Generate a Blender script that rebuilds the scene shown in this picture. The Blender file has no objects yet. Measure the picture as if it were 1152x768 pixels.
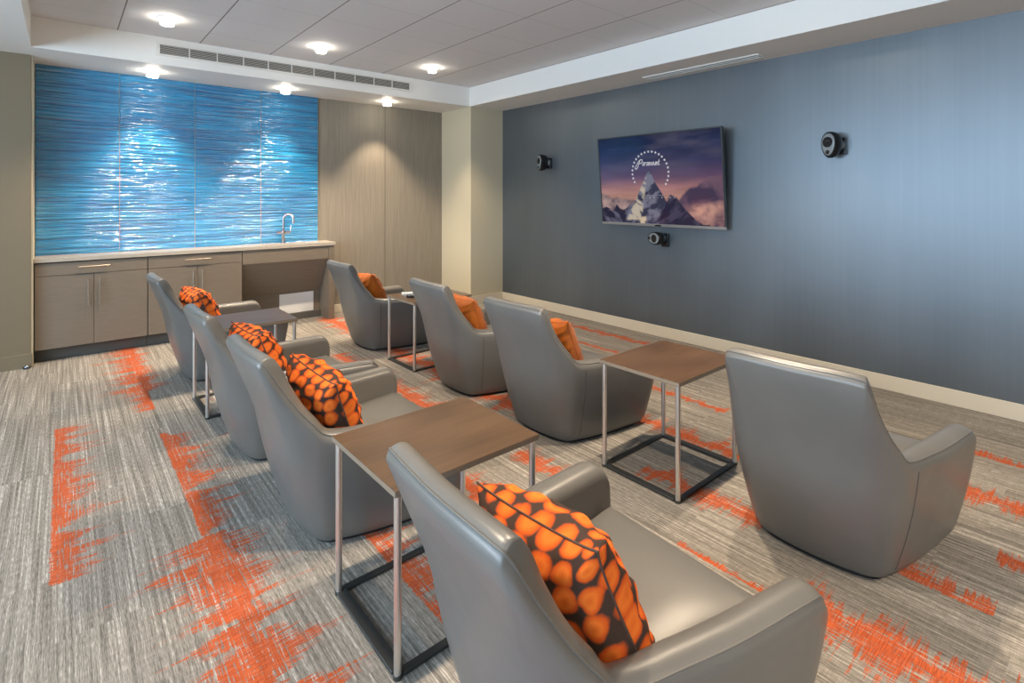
import bpy, bmesh, math, random
import numpy as np
from mathutils import Vector, Matrix
random.seed(7)
PI = math.pi
SC = bpy.context.scene
COL = SC.collection

# ------------------------------------------------------------------ camera
FPX, YAW, HZ, CAMH = 593.24, 0.70548, 220.76, 1.41
cd = bpy.data.cameras.new('camera')
cam = bpy.data.objects.new('camera', cd)
COL.objects.link(cam)
cam.location = (0, 0, CAMH)
cam.rotation_euler = (PI/2, 0, -YAW)
cd.sensor_width = 36.0
cd.lens = 36.0*FPX/1152
cd.shift_y = -(384-HZ)/1152
cd.clip_start = .05
SC.camera = cam

# ------------------------------------------------------------------ view, world, lights
SC.view_settings.view_transform = 'Standard'
SC.view_settings.look = 'None'
SC.view_settings.gamma = 1
SC.view_settings.exposure = 0.2
SC.view_settings.use_curve_mapping = False
W = bpy.data.worlds.new('sky'); SC.world = W; W.use_nodes = True
W.node_tree.nodes['Background'].inputs[0].default_value = (.55, .75, 1, 1)
W.node_tree.nodes['Background'].inputs[1].default_value = 1.2

def lamp(name, kind, loc, energy, color, rot=(0, 0, 0), parent=None, **kw):
    l = bpy.data.lights.new(name, kind)
    l.energy = energy; l.color = color
    for k, v in kw.items(): setattr(l, k, v)
    o = bpy.data.objects.new(name, l); COL.objects.link(o)
    o.location = loc; o.rotation_euler = rot
    if parent: o.parent = parent
    return o
# daylight entering through the three big windows of the left wall
WIN_Y = [(-2.6, -.4), (-.2, 2.0), (2.2, 4.6)]
WZ0, WZ1 = .92, 2.36
for y0, y1 in WIN_Y:
    lamp('daylight', 'AREA', (-3.32, (y0+y1)/2, (WZ0+WZ1)/2), 150*(y1-y0)/2.4, (.62, .81, 1.0), (0, -PI/2, 0),
         shape='RECTANGLE', size=WZ1-WZ0, size_y=y1-y0)
SPOT_E, SPOT_LOW_E = 195, 105
WARM = (1.0, .80, .58)

# ------------------------------------------------------------------ materials
def mat(name, base=(.5, .5, .5), rough=.5, metal=0., spec=.5, coat=0., emis=None, es=0.):
    m = bpy.data.materials.new(name); m.use_nodes = True
    b = m.node_tree.nodes['Principled BSDF']
    b.inputs['Base Color'].default_value = (*base, 1)
    b.inputs['Roughness'].default_value = rough
    b.inputs['Metallic'].default_value = metal
    b.inputs['Specular IOR Level'].default_value = spec
    b.inputs['Coat Weight'].default_value = coat
    if emis:
        b.inputs['Emission Color'].default_value = (*emis, 1)
        b.inputs['Emission Strength'].default_value = es
    return m
class G:                                    # small node graph helper
    def __init__(s, m):
        s.m = m; s.t = m.node_tree; s.b = s.t.nodes['Principled BSDF']
        s.L = s.t.links.new
    def n(s, kind, **kw):
        nd = s.t.nodes.new(kind)
        for k, v in kw.items(): setattr(nd, k, v)
        return nd
    def plug(s, sock, v):
        if isinstance(v, (int, float)): sock.default_value = v
        elif isinstance(v, tuple): sock.default_value = v if len(v) == len(sock.default_value) else (*v, 1)
        else: s.L(v, sock)
    def m_(s, op, a, b=0., c=None, clamp=False):
        nd = s.n('ShaderNodeMath', operation=op, use_clamp=clamp)
        s.plug(nd.inputs[0], a); s.plug(nd.inputs[1], b)
        if c is not None: s.plug(nd.inputs[2], c)
        return nd.outputs[0]
    def coord(s, which='Object'): return s.n('ShaderNodeTexCoord').outputs[which]
    def world(s): return s.n('ShaderNodeNewGeometry').outputs['Position']
    def scale(s, vec, sc):
        nd = s.n('ShaderNodeVectorMath', operation='MULTIPLY'); s.plug(nd.inputs[0], vec); nd.inputs[1].default_value = sc
        return nd.outputs[0]
    def noise(s, vec, scale=1., detail=2., rough=.5, dim='3D'):
        nd = s.n('ShaderNodeTexNoise', noise_dimensions=dim)
        if dim == '1D': s.plug(nd.inputs['W'], vec)
        else: s.plug(nd.inputs['Vector'], vec)
        nd.inputs['Scale'].default_value = scale; nd.inputs['Detail'].default_value = detail; nd.inputs['Roughness'].default_value = rough
        return nd.outputs[0]
    def ramp(s, f, stops):
        nd = s.n('ShaderNodeValToRGB'); s.plug(nd.inputs[0], f)
        e = nd.color_ramp.elements
        while len(e) < len(stops): e.new(.5)
        for i, (p, c) in enumerate(stops): e[i].position = p; e[i].color = (*c, 1)
        return nd.outputs[0]
    def mix(s, f, a, b):
        nd = s.n('ShaderNodeMix', data_type='RGBA'); s.plug(nd.inputs[0], f); s.plug(nd.inputs[6], a); s.plug(nd.inputs[7], b)
        return nd.outputs[2]
    def bump(s, h, strength=.2, dist=.01):
        nd = s.n('ShaderNodeBump'); s.plug(nd.inputs['Height'], h)
        nd.inputs['Strength'].default_value = strength; nd.inputs['Distance'].default_value = dist
        s.L(nd.outputs[0], s.b.inputs['Normal'])
    def sep(s, vec):
        nd = s.n('ShaderNodeSeparateXYZ'); s.L(vec, nd.inputs[0]); return nd.outputs
    def base(s, c): s.L(c, s.b.inputs['Base Color'])

def leather(name, col, rough=.42):
    m = mat(name, col, rough); g = G(m)
    v = g.coord()
    n1 = g.noise(v, 3., 3.); c = g.ramp(n1, [(.3, tuple(x*.93 for x in col)), (.7, tuple(x*1.07 for x in col))])
    g.base(c)
    h = g.m_('ADD', g.m_('MULTIPLY', g.noise(v, 260., 2.), .06), g.noise(v, 5., 2.))
    g.bump(h, .25, .012)
    return m
M = {}
M['leather'] = leather('grey_leather', (.131, .127, .118), .33)
M['plinth'] = mat('black_plinth', (.012, .012, .012), .6)
M['thread'] = mat('dark_thread', (.06, .058, .055), .8)
M['steel'] = mat('brushed_steel', (.78, .77, .75), .38, 1.)
M['dark_steel'] = mat('dark_steel_bar', (.085, .09, .09), .38, .8)
M['bezel'] = mat('silver_bezel', (.42, .41, .40), .35, .7)
M['chrome'] = mat('chrome', (.42, .46, .50), .2, 1.)
M['nickel'] = mat('satin_nickel', (.72, .66, .56), .25, 1.)
M['white_paint'] = mat('white_paint', (.80, .79, .76), .55)
M['cream_paint'] = mat('cream_paint', (.56, .50, .36), .6)
M['tan_paint'] = mat('tan_paint', (.185, .145, .09), .6)
M['trim_paint'] = mat('trim_paint', (.66, .59, .47), .45)
M['soffit_paint'] = mat('soffit_paint', (.58, .54, .50), .6)
M['plastic_black'] = mat('black_plastic', (.01, .01, .012), .25)
M['plastic_grey'] = mat('grey_plastic', (.30, .33, .34), .35, .3)
M['white_metal'] = mat('white_metal', (.75, .74, .70), .35)
M['vent_dark'] = mat('vent_dark', (.10, .10, .085), .7)
M['lamp_glass'] = mat('lamp_glass', (1, 1, 1), .4, emis=(1., .9, .74), es=34.)
M['dark_gap'] = mat('dark_gap', (.035, .028, .02), .7)
M['quartz'] = mat('quartz', (.42, .37, .31), .25)
g = G(M['quartz']); g.base(g.ramp(g.noise(g.coord(), 300, 2), [(.35, (.33, .29, .24)), (.65, (.50, .45, .38))]))

def laminate(name, col):
    m = mat(name, col, .42); g = G(m)
    v = g.scale(g.coord(), (6, 6, 220))
    g.base(g.ramp(g.noise(v, 1., 3.), [(.3, tuple(x*.88 for x in col)), (.7, tuple(x*1.1 for x in col))]))
    return m
M['laminate'] = laminate('taupe_laminate', (.185, .150, .113))
M['kick'] = mat('toe_kick', (.10, .092, .08), .5)

def wood(name, c0, c1, rough):
    m = mat(name, c0, rough); g = G(m)
    v = g.coord()
    a = g.noise(g.scale(v, (3, 45, 45)), 1., 4., .6)
    b = g.noise(g.scale(v, (2.2, 5, 5)), 1., 2.)
    f = g.m_('ADD', g.m_('MULTIPLY', a, .45), g.m_('MULTIPLY', b, .55))
    g.base(g.ramp(f, [(.35, c0), (.65, c1)]))
    g.bump(a, .05, .002)
    return m
M['wood'] = wood('brown_veneer', (.060, .033, .016), (.112, .064, .033), .30)
M['wood_edge'] = mat('veneer_edge', (.22, .17, .12), .5)

# metallic slate wallcovering of the television wall
m = M['slate'] = mat('slate_wallcovering', (.13, .16, .19), .38, .68); g = G(m)
v = g.world()
st = g.noise(g.scale(v, (1, 38, .5)), 1., 3., .6)
st2 = g.noise(g.scale(v, (1, 1.3, .5)), 1., 2.)
f = g.m_('ADD', g.m_('MULTIPLY', st, .25), g.m_('MULTIPLY', st2, .75))
g.base(g.ramp(f, [(.3, (.145, .168, .188)), (.7, (.190, .215, .236))]))
g.L(g.m_('MULTIPLY_ADD', st2, .08, .36), g.b.inputs['Roughness'])

# brown-grey fabric wallcovering beside the blue panels
m = M['taupe_wall'] = mat('taupe_wallcovering', (.20, .175, .145), .62); g = G(m)
v = g.world()
st = g.noise(g.scale(v, (160, 160, 3)), 1., 3., .6)
g.base(g.ramp(st, [(.3, (.20, .172, .135)), (.7, (.265, .235, .19))]))

# rippled blue back-painted glass
m = M['blue_glass'] = mat('blue_rippled_glass', (.0, .22, .46), .14, 0., .8, .7); g = G(m)
v = g.coord('Object')
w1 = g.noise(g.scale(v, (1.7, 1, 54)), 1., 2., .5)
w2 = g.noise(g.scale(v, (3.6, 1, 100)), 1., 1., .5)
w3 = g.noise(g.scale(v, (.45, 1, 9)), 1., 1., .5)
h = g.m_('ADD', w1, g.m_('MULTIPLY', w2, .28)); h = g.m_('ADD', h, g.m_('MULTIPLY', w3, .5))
g.bump(h, 1., .044)
m.node_tree.nodes['Principled BSDF'].inputs['Coat Roughness'].default_value = .09
m.node_tree.nodes['Principled BSDF'].inputs['Coat IOR'].default_value = 1.7
g.L(g.b.inputs['Normal'].links[0].from_socket, g.b.inputs['Coat Normal'])
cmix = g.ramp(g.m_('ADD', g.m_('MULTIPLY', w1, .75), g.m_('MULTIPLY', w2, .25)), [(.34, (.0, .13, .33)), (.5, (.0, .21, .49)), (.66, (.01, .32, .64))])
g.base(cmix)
M['panel_edge'] = mat('panel_edge', (.14, .26, .28), .9, spec=.0)

# ceiling tile: a fine joint grid
m = M['tile'] = mat('ceiling_tile', (.44, .44, .45), .8); g = G(m)
v = g.world(); sx, sy, sz = g.sep(v)
fx = g.m_('FRACT', g.m_('DIVIDE', g.m_('ADD', sx, 6.08-.3525), .608))
fy = g.m_('FRACT', g.m_('DIVIDE', g.m_('ADD', sy, 5.15*2-3.095), .515))
lx = g.m_('LESS_THAN', g.m_('ABSOLUTE', g.m_('SUBTRACT', fx, .5)), .4925)
ly = g.m_('LESS_THAN', g.m_('ABSOLUTE', g.m_('SUBTRACT', fy, .5)), .4945)
a = g.mix(ly, (.52, .52, .53), (.70, .70, .72))
g.base(g.mix(lx, (.20, .19, .18), a))

# carpet planks with woven orange jagged strips
m = M['carpet'] = mat('carpet', (.3, .28, .25), .95, spec=.1); g = G(m)
v = g.world(); X, Y, Z = g.sep(v)
px = g.m_('FLOOR', g.m_('DIVIDE', g.m_('ADD', X, 10.03), .25))
py = g.m_('FLOOR', g.m_('DIVIDE', g.m_('ADD', g.m_('ADD', Y, 10.), g.m_('MULTIPLY', px, .37)), 1.0))
cb = g.n('ShaderNodeCombineXYZ'); g.L(px, cb.inputs[0]); g.L(py, cb.inputs[1])
wn = g.n('ShaderNodeTexWhiteNoise', noise_dimensions='2D'); g.L(cb.outputs[0], wn.inputs['Vector'])
pr = wn.outputs['Value']
cb2 = g.n('ShaderNodeCombineXYZ'); g.L(g.m_('MULTIPLY', X, 120.), cb2.inputs[0]); g.L(g.m_('MULTIPLY', Y, 1.3), cb2.inputs[1]); g.L(g.m_('MULTIPLY', pr, 9.), cb2.inputs[2])
s1 = g.noise(cb2.outputs[0], 1., 2., .6)
cb3 = g.n('ShaderNodeCombineXYZ'); g.L(g.m_('MULTIPLY', X, 330.), cb3.inputs[0]); g.L(g.m_('MULTIPLY', Y, 30.), cb3.inputs[1])
s2 = g.noise(cb3.outputs[0], 1., 1., .5)
tw = g.noise(g.scale(v, (12, 420, 1)), 1., 1.)
f = g.m_('ADD', g.m_('MULTIPLY', s1, .62), g.m_('MULTIPLY', s2, .38))
f = g.m_('ADD', f, g.m_('MULTIPLY', g.m_('SUBTRACT', pr, .5), .035))
f = g.m_('ADD', f, g.m_('MULTIPLY', g.m_('SUBTRACT', tw, .5), .16))
grey = g.ramp(f, [(.36, (.125, .113, .098)), (.47, (.21, .192, .168)), (.57, (.285, .262, .230)), (.66, (.47, .44, .395))])
# strips: straight base line x0, reach to -x and +x, y range
STR = [(-.03, .012, .19, 2.53, 4.22), (.47, .25, .12, 4.62, 6.1), (.46, .16, .012, 4.2, 4.64), (.445, .012, .20, 2.50, 3.74), (.46, .24, .20, -1.0, 2.49),
       (.96, .012, .22, .9, 2.1), (.96, .16, .16, 3.0, 4.6), (1.50, .14, .14, 1.86, 2.2), (1.44, .1, .1, 2.6, 4.6), (1.90, .10, .14, 1.72, 2.2), (1.90, .012, .035, .70, 1.2),
       (1.86, .10, .16, 2.9, 4.6), (1.97, .20, .18, -1.0, .80), (2.32, .18, .20, 2.45, 6.1), (2.31, .13, .12, 1.02, 1.64), (2.385, .012, .17, .30, 1.0),
       (2.79, .13, .13, 1.36, 2.1), (2.79, .10, .11, -.6, .34), (3.31, .06, .07, 1.72, 2.35), (3.30, .16, .12, -.4, .56),
       (3.80, .05, .06, 3.0, 3.6), (3.80, .02, .12, .1, .60), (3.84, .05, .06, 1.1, 1.9), (4.24, .09, .10, 3.0, 4.2), (4.28, .05, .06, 1.6, 2.0)]
n_env = g.noise(Y, 9., 3., .6, '1D')
n_env2 = g.noise(g.m_('ADD', Y, 37.), 9., 3., .6, '1D')
e1 = g.m_('MULTIPLY_ADD', g.m_('SUBTRACT', n_env, .5), 3.2, .80); e1 = g.m_('MAXIMUM', e1, .12)
e2 = g.m_('MULTIPLY_ADD', g.m_('SUBTRACT', n_env2, .5), 3.2, .80); e2 = g.m_('MAXIMUM', e2, .12)
dmin = None
for (x0, l, r, y0, y1) in STR:
    a = g.m_('SUBTRACT', X, x0)
    q = g.m_('MAXIMUM', g.m_('DIVIDE', g.m_('MULTIPLY', a, 1/r), e1) if r > .02 else g.m_('MULTIPLY', a, 1/r),
             g.m_('DIVIDE', g.m_('MULTIPLY', a, -1/l), e2) if l > .02 else g.m_('MULTIPLY', a, -1/l))
    yy = g.m_('GREATER_THAN', g.m_('ABSOLUTE', g.m_('SUBTRACT', Y, (y0+y1)/2)), (y1-y0)/2)
    q = g.m_('MULTIPLY_ADD', yy, 9., q)
    dmin = q if dmin is None else g.m_('MINIMUM', dmin, q)
th = g.noise(g.scale(v, (6, 90, 1)), 1., 4., .75)                # threads running across the plank
th2 = g.noise(g.scale(v, (150, 9, 1)), 1., 2., .5)                # grey yarn showing through lengthways
cov = g.m_('SUBTRACT', g.m_('MULTIPLY_ADD', g.m_('SUBTRACT', th, .5), 3.4, .74), dmin)
cov = g.m_('SUBTRACT', cov, g.m_('MULTIPLY', g.m_('GREATER_THAN', th2, .56), .5))
cov = g.m_('MULTIPLY', cov, 4., clamp=True)
cov = g.m_('MULTIPLY', cov, g.m_('LESS_THAN', dmin, 1.7))
cov = g.m_('MULTIPLY', cov, .90)
oc = g.ramp(g.noise(g.scale(v, (20, 260, 1)), 1., 2.), [(.35, (.30, .045, .011)), (.65, (.55, .100, .019))])
g.base(g.mix(cov, grey, oc))
g.bump(g.m_('ADD', s2, tw), .5, .004)

# pillow fabrics
def pillow_pattern(name, sc):
    m = mat(name, (.8, .2, .03), .85, spec=.15); g = G(m)
    v = g.coord('UV')
    wob = g.noise(v, 3., 2.)
    vo = g.n('ShaderNodeTexVoronoi', voronoi_dimensions='2D', feature='F1'); vo.inputs['Scale'].default_value = 1.; vo.inputs['Randomness'].default_value = .30
    sv = g.scale(v, (sc, sc, sc))
    g.L(sv, vo.inputs['Vector'])
    d = g.m_('ADD', vo.outputs['Distance'], g.m_('MULTIPLY', g.m_('SUBTRACT', wob, .5), .12))
    fine = g.m_('MULTIPLY', g.m_('SUBTRACT', g.noise(v, 25., 2.), .5), .12)
    d = g.m_('ADD', d, fine)
    g.base(g.ramp(d, [(.0, (.78, .145, .02)), (.24, (.86, .20, .03)), (.42, (.70, .105, .016)), (.52, (.06, .038, .03))]))
    g.bump(g.noise(g.coord(), 9., 2.), .5, .02)
    return m
M['pat'] = pillow_pattern('orange_circle_print', 7.0)
m = M['orange'] = mat('orange_velvet', (.66, .165, .012), .8, spec=.2); g = G(m)
m.node_tree.nodes['Principled BSDF'].inputs['Sheen Weight'].default_value = .15
g.base(g.ramp(g.noise(g.coord(), 8., 3.), [(.3, (.26, .062, .006)), (.7, (.47, .125, .010))])); g.bump(g.noise(g.coord(), 12., 2.), .5, .02)
M['pipe_dark'] = mat('pillow_piping_dark', (.09, .05, .035), .8)
M['pipe_orange'] = mat('pillow_piping_orange', (.45, .10, .01), .8)

# ------------------------------------------------------------------ geometry helpers
def obj(name, bm, material, parent=None, smooth=False, bevel=0., seg=2):
    me = bpy.data.meshes.new(name)
    if bevel > 0:
        bmesh.ops.bevel(bm, geom=list(bm.edges), offset=bevel, segments=seg, affect='EDGES', profile=.5)
    bmesh.ops.recalc_face_normals(bm, faces=bm.faces)
    bm.to_mesh(me); bm.free()
    o = bpy.data.objects.new(name, me); COL.objects.link(o)
    for mm in (material if isinstance(material, (list, tuple)) else [material]): me.materials.append(mm)
    if smooth:
        for p in me.polygons: p.use_smooth = True
        me.set_sharp_from_angle(angle=math.radians(smooth if smooth > 1 else 50))
    if parent: o.parent = parent
    return o
def box(bm, x0, x1, y0, y1, z0, z1, mi=0):
    vs = [bm.verts.new((x, y, z)) for x in (x0, x1) for y in (y0, y1) for z in (z0, z1)]
    for f in ((0, 1, 3, 2), (4, 6, 7, 5), (0, 4, 5, 1), (2, 3, 7, 6), (0, 2, 6, 4), (1, 5, 7, 3)):
        fa = bm.faces.new([vs[i] for i in f]); fa.material_index = mi
def BX(*a):
    bm = bmesh.new(); box(bm, *a); return bm
def cyl(bm, p0, p1, r0, r1=None, n=20, cap=True):
    r1 = r0 if r1 is None else r1
    p0, p1 = Vector(p0), Vector(p1); d = (p1-p0).normalized()
    a = d.orthogonal().normalized(); b = d.cross(a)
    R = [[bm.verts.new(p+(a*math.cos(t)+b*math.sin(t))*r) for t in [2*PI*i/n for i in range(n)]] for p, r in ((p0, r0), (p1, r1))]
    for i in range(n): bm.faces.new((R[0][i], R[0][(i+1) % n], R[1][(i+1) % n], R[1][i]))
    if cap: bm.faces.new(R[0][::-1]); bm.faces.new(R[1])
def tube(bm, pts, r, n=8, closed=False):
    pts = [Vector(p) for p in pts]; N = len(pts); rings = []
    up = None
    for i, p in enumerate(pts):
        if closed: d = (pts[(i+1) % N]-pts[i-1]).normalized()
        else: d = (pts[min(i+1, N-1)]-pts[max(i-1, 0)]).normalized()
        a = d.orthogonal().normalized() if up is None else (up-d*up.dot(d)).normalized()
        up = a; b = d.cross(a)
        rings.append([bm.verts.new(p+(a*math.cos(t)+b*math.sin(t))*r) for t in [2*PI*k/n for k in range(n)]])
    for i in range(N if closed else N-1):
        A, B = rings[i], rings[(i+1) % N]
        for k in range(n): bm.faces.new((A[k], A[(k+1) % n], B[(k+1) % n], B[k]))
    if not closed: bm.faces.new(rings[0][::-1]); bm.faces.new(rings[-1])
def lathe(bm, prof, c=(0, 0, 0), axis='z', n=32):
    c = Vector(c); rings = []
    for r, h in prof:
        ring = []
        for i in range(n):
            t = 2*PI*i/n; p = (r*math.cos(t), r*math.sin(t), h)
            if axis == 'x': p = (p[2], p[0], p[1])
            ring.append(bm.verts.new(c+Vector(p)))
        rings.append(ring)
    for A, B in zip(rings, rings[1:]):
        for k in range(n): bm.faces.new((A[k], A[(k+1) % n], B[(k+1) % n], B[k]))
    bm.faces.new(rings[0][::-1]); bm.faces.new(rings[-1])
def prism(bm, poly, x0, x1):               # polygon in (y, z), extruded along x
    A = [bm.verts.new((x0, y, z)) for y, z in poly]; B = [bm.verts.new((x1, y, z)) for y, z in poly]
    n = len(poly); bm.faces.new(A); bm.faces.new(B[::-1])
    for i in range(n): bm.faces.new((A[i], B[i], B[(i+1) % n], A[(i+1) % n]))
def tag(o, label=None, cat=None, group=None, kind=None):
    if label: o['label'] = label
    if cat: o['category'] = cat
    if group: o['group'] = group
    if kind: o['kind'] = kind
    return o
def empty(name, loc, rz=0., label=None, cat=None, group=None):
    o = bpy.data.objects.new(name, None); COL.objects.link(o)
    o.location = loc; o.rotation_euler = (0, 0, rz); o.empty_display_size = .1
    return tag(o, label, cat, group)
def struct(name, bm, m, **kw):
    o = obj(name, bm, m, **kw); o['kind'] = 'structure'; return o
def copy_tree(o, parent=None):
    c = o.copy(); COL.objects.link(c)
    if parent: c.parent = parent; c.matrix_parent_inverse = o.matrix_parent_inverse.copy()
    for ch in [k for k in list(bpy.data.objects) if k.parent == o]: copy_tree(ch, c)
    return c

# ------------------------------------------------------------------ room shell
TVX, BKY, SOF, CEI = 4.578, 6.26, 2.577, 2.82
TRX0, TRX1, TRY = -.19, 4.02, 5.572
LX, RY = -3.2, -3.0
struct('floor', BX(LX-.15, TVX+.15, RY-.15, BKY+.15, -.1, 0), M['carpet'])
struct('wall_right', BX(TVX, TVX+.15, RY, BKY+.15, 0, CEI+.1), M['slate'])
struct('wall_back', BX(LX, TVX, BKY, BKY+.15, 0, CEI+.1), M['taupe_wall'])
struct('wall_front', BX(LX, TVX, RY-.15, RY, 0, CEI+.1), M['tan_paint'])
bm = bmesh.new()
for z0, z1 in ((0, WZ0), (WZ1, CEI+.1)): box(bm, LX-.15, LX, RY, BKY, z0, z1)
ys = [RY]+[q for w in WIN_Y for q in w]+[BKY]
for k in range(0, len(ys), 2): box(bm, LX-.15, LX, ys[k], ys[k+1], WZ0, WZ1)
struct('wall_left', bm, M['tan_paint'])
M['pane'] = mat('window_pane', (1, 1, 1), .02)
t = M['pane'].node_tree; tr = t.nodes.new('ShaderNodeBsdfTransparent'); gl = t.nodes.new('ShaderNodeBsdfGlossy'); mx = t.nodes.new('ShaderNodeMixShader')
gl.inputs['Roughness'].default_value = .02; mx.inputs[0].default_value = .06
t.links.new(tr.outputs[0], mx.inputs[1]); t.links.new(gl.outputs[0], mx.inputs[2]); t.links.new(mx.outputs[0], t.nodes['Material Output'].inputs[0])
for k, (y0, y1) in enumerate(WIN_Y):
    bm = bmesh.new()
    for a in (y0, (y0+y1)/2-.02, y1-.04): box(bm, LX-.10, LX-.04, a, a+.04, WZ0, WZ1)
    for z in (WZ0, WZ1-.04): box(bm, LX-.10, LX-.04, y0+.04, (y0+y1)/2-.02, z, z+.04); box(bm, LX-.10, LX-.04, (y0+y1)/2+.02, y1-.04, z, z+.04)
    w = struct('window_%d' % (k+1), bm, M['white_metal'])
    obj('pane', BX(LX-.073, LX-.067, y0+.04, y1-.04, WZ0+.04, WZ1-.04), M['pane'], w)
# left end: the pier that closes the counter recess
struct('wall_pier', BX(LX, -.20, 5.89, BKY, 0, SOF+.02), M['tan_paint'])
struct('trim_1', BX(-.20, -.188, 5.90, BKY, 0, SOF), M['cream_paint'])
struct('baseboard_left', BX(LX, -.192, 5.878, 5.89, 0, .115), M['tan_paint'], bevel=.003)
# column in the corner
struct('wall_column', BX(4.04, TVX, TRY, BKY, 0, SOF+.02), M['cream_paint'])
bm = bmesh.new(); box(bm, 4.028, 4.04, TRY-.012, BKY, 0, .105); box(bm, 4.04, TVX-.013, TRY-.012, TRY, 0, .105)
struct('baseboard_column', bm, M['trim_paint'])
struct('baseboard_right', BX(TVX-.013, TVX, RY, TRY-.0, 0, .107), M['trim_paint'], bevel=.003)
struct('baseboard_back', BX(2.42, 4.028, BKY-.013, BKY, 0, .10), M['trim_paint'], bevel=.003)
# ceiling: tiled tray with dropped soffit round it
struct('ceiling', BX(TRX0, TRX1, RY, TRY, CEI, CEI+.1), M['tile'])
struct('ceiling_soffit_back', BX(LX, TVX, TRY, BKY, SOF, CEI+.08), M['white_paint'])
struct('ceiling_soffit_right', BX(TRX1, TVX, RY, TRY, SOF, CEI+.08), M['white_paint'])
struct('ceiling_soffit_left', BX(LX, TRX0, RY, TRY, SOF, CEI+.08), M['white_paint'])
# wallcovering seam on the back wall
struct('trim_2', BX(3.170, 3.174, BKY-.002, BKY, .1, SOF), M['dark_gap'])

# ------------------------------------------------------------------ blue glass panels
labs = ['leftmost of the four rippled blue glass panels behind the counter', 'second rippled blue glass panel from the left, with the broad glitter streak',
        'third rippled blue glass panel from the left, plain blue', 'rightmost and narrow-looking rippled blue glass panel behind the tap']
xs = [-.186, .412, 1.034, 1.668, 2.298]
for k in range(4):
    a, b = xs[k]+.003, xs[k+1]-.003
    o = obj('glass_panel', BX(a, b, BKY-.016, BKY-.001, .885, SOF-.002), M['blue_glass'])
    tag(o, labs[k], 'wall panel', 'blue glass panels on the back wall')
    bm = bmesh.new(); box(bm, b, b+.004, BKY-.017, BKY-.001, .885, SOF-.002)
    obj('edge_strip', bm, M['panel_edge'], o)

# ------------------------------------------------------------------ counter
FY, CT = 5.965, .884
def front(bm, x0, x1, z0, z1, y=FY, d=.019): box(bm, x0, x1, y, y+d, z0, z1)
def bar_handle(parent, a, b, y, r=.006, vertical=False):
    h = obj('handle', (lambda bm: (cyl(bm, a, b, r, n=12), bm)[1])(bmesh.new()), M['nickel'], parent, smooth=False)
    for t_ in (.14, .86):
        bm = bmesh.new(); p = Vector(a).lerp(Vector(b), t_); cyl(bm, p, (p.x, y, p.z), r*.7, n=8)
        obj('post', bm, M['nickel'], h)
def cabinet(x0, x1, label):
    r = empty('base_cabinet', ((x0+x1)/2, FY+.15, 0), 0, label, 'cabinet', 'base cabinets under the counter')
    cx, cy = (x0+x1)/2, FY+.15
    def loc(bm): bmesh.ops.translate(bm, verts=bm.verts, vec=(-cx, -cy, 0)); return bm
    obj('body', loc(BX(x0, x1, FY+.02, BKY-.003, .105, CT-.037)), M['dark_gap'], r)
    obj('toe_kick', loc(BX(x0, x1, FY+.085, FY+.10, .002, .105)), M['kick'], r)
    hw = (x1-x0)/2
    bm = bmesh.new(); front(bm, x0+.002, x1-.002, .732, .838)
    d = obj('drawer', loc(bm), M['laminate'], r, bevel=.0012, seg=1)
    bar_handle(d, (-.112, FY-.035-cy, .795), (.112, FY-.035-cy, .795), FY-cy)
    for s in (-1, 1):
        bm = bmesh.new(); front(bm, *((cx-hw+.002, cx-.0015) if s < 0 else (cx+.0015, cx+hw-.002)), .11, .728)
        d = obj('door', loc(bm), M['laminate'], r, bevel=.0012, seg=1)
        bar_handle(d, (s*.040, FY-.035-cy, .45), (s*.040, FY-.035-cy, .685), FY-cy)
    return r
cabinet(-.182, .603, 'taupe base cabinet with one drawer over two doors, next to the tan pier')
cabinet(.606, 1.412, 'taupe base cabinet with drawer and two doors, touching the open sink bay')
# open sink bay: apron, sloping panel, side panel
r = empty('sink_bay', (1.87, 6.1, 0), 0, 'open taupe sink bay with sloping kick panel under the right end of the counter', 'cabinet')
def L2(bm): bmesh.ops.translate(bm, verts=bm.verts, vec=(-1.87, -6.1, 0)); return bm
bm = bmesh.new(); front(bm, 1.417, 2.315, .700, .846); obj('apron', L2(bm), M['laminate'], r, bevel=.001, seg=1)
bm = bmesh.new(); box(bm, 2.318, 2.385, FY-.004, BKY-.015, 0.0, .846); obj('side_panel', L2(bm), M['laminate'], r, bevel=.001, seg=1)
bm = bmesh.new(); prism(bm, [(FY+.02, .70), (FY+.035, .70), (6.235, .335), (6.235, .315), (6.225, .315)], 1.417, 2.315); obj('sloping_panel', L2(bm), M['laminate'], r)
bm = bmesh.new(); box(bm, 1.417, 2.315, 6.236, 6.243, .0, .335); o = obj('back_panel', L2(bm), M['laminate'], r)
bm = bmesh.new(); box(bm, 1.86, 2.24, 6.228, 6.235, .075, .30); o = obj('access_panel', L2(bm), M['white_paint'], r); o['label'] = 'white access panel'
bm = bmesh.new(); box(bm, 1.417, 2.315, 6.20, 6.227, .0, .07); obj('kick_strip', L2(bm), M['kick'], r)
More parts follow.
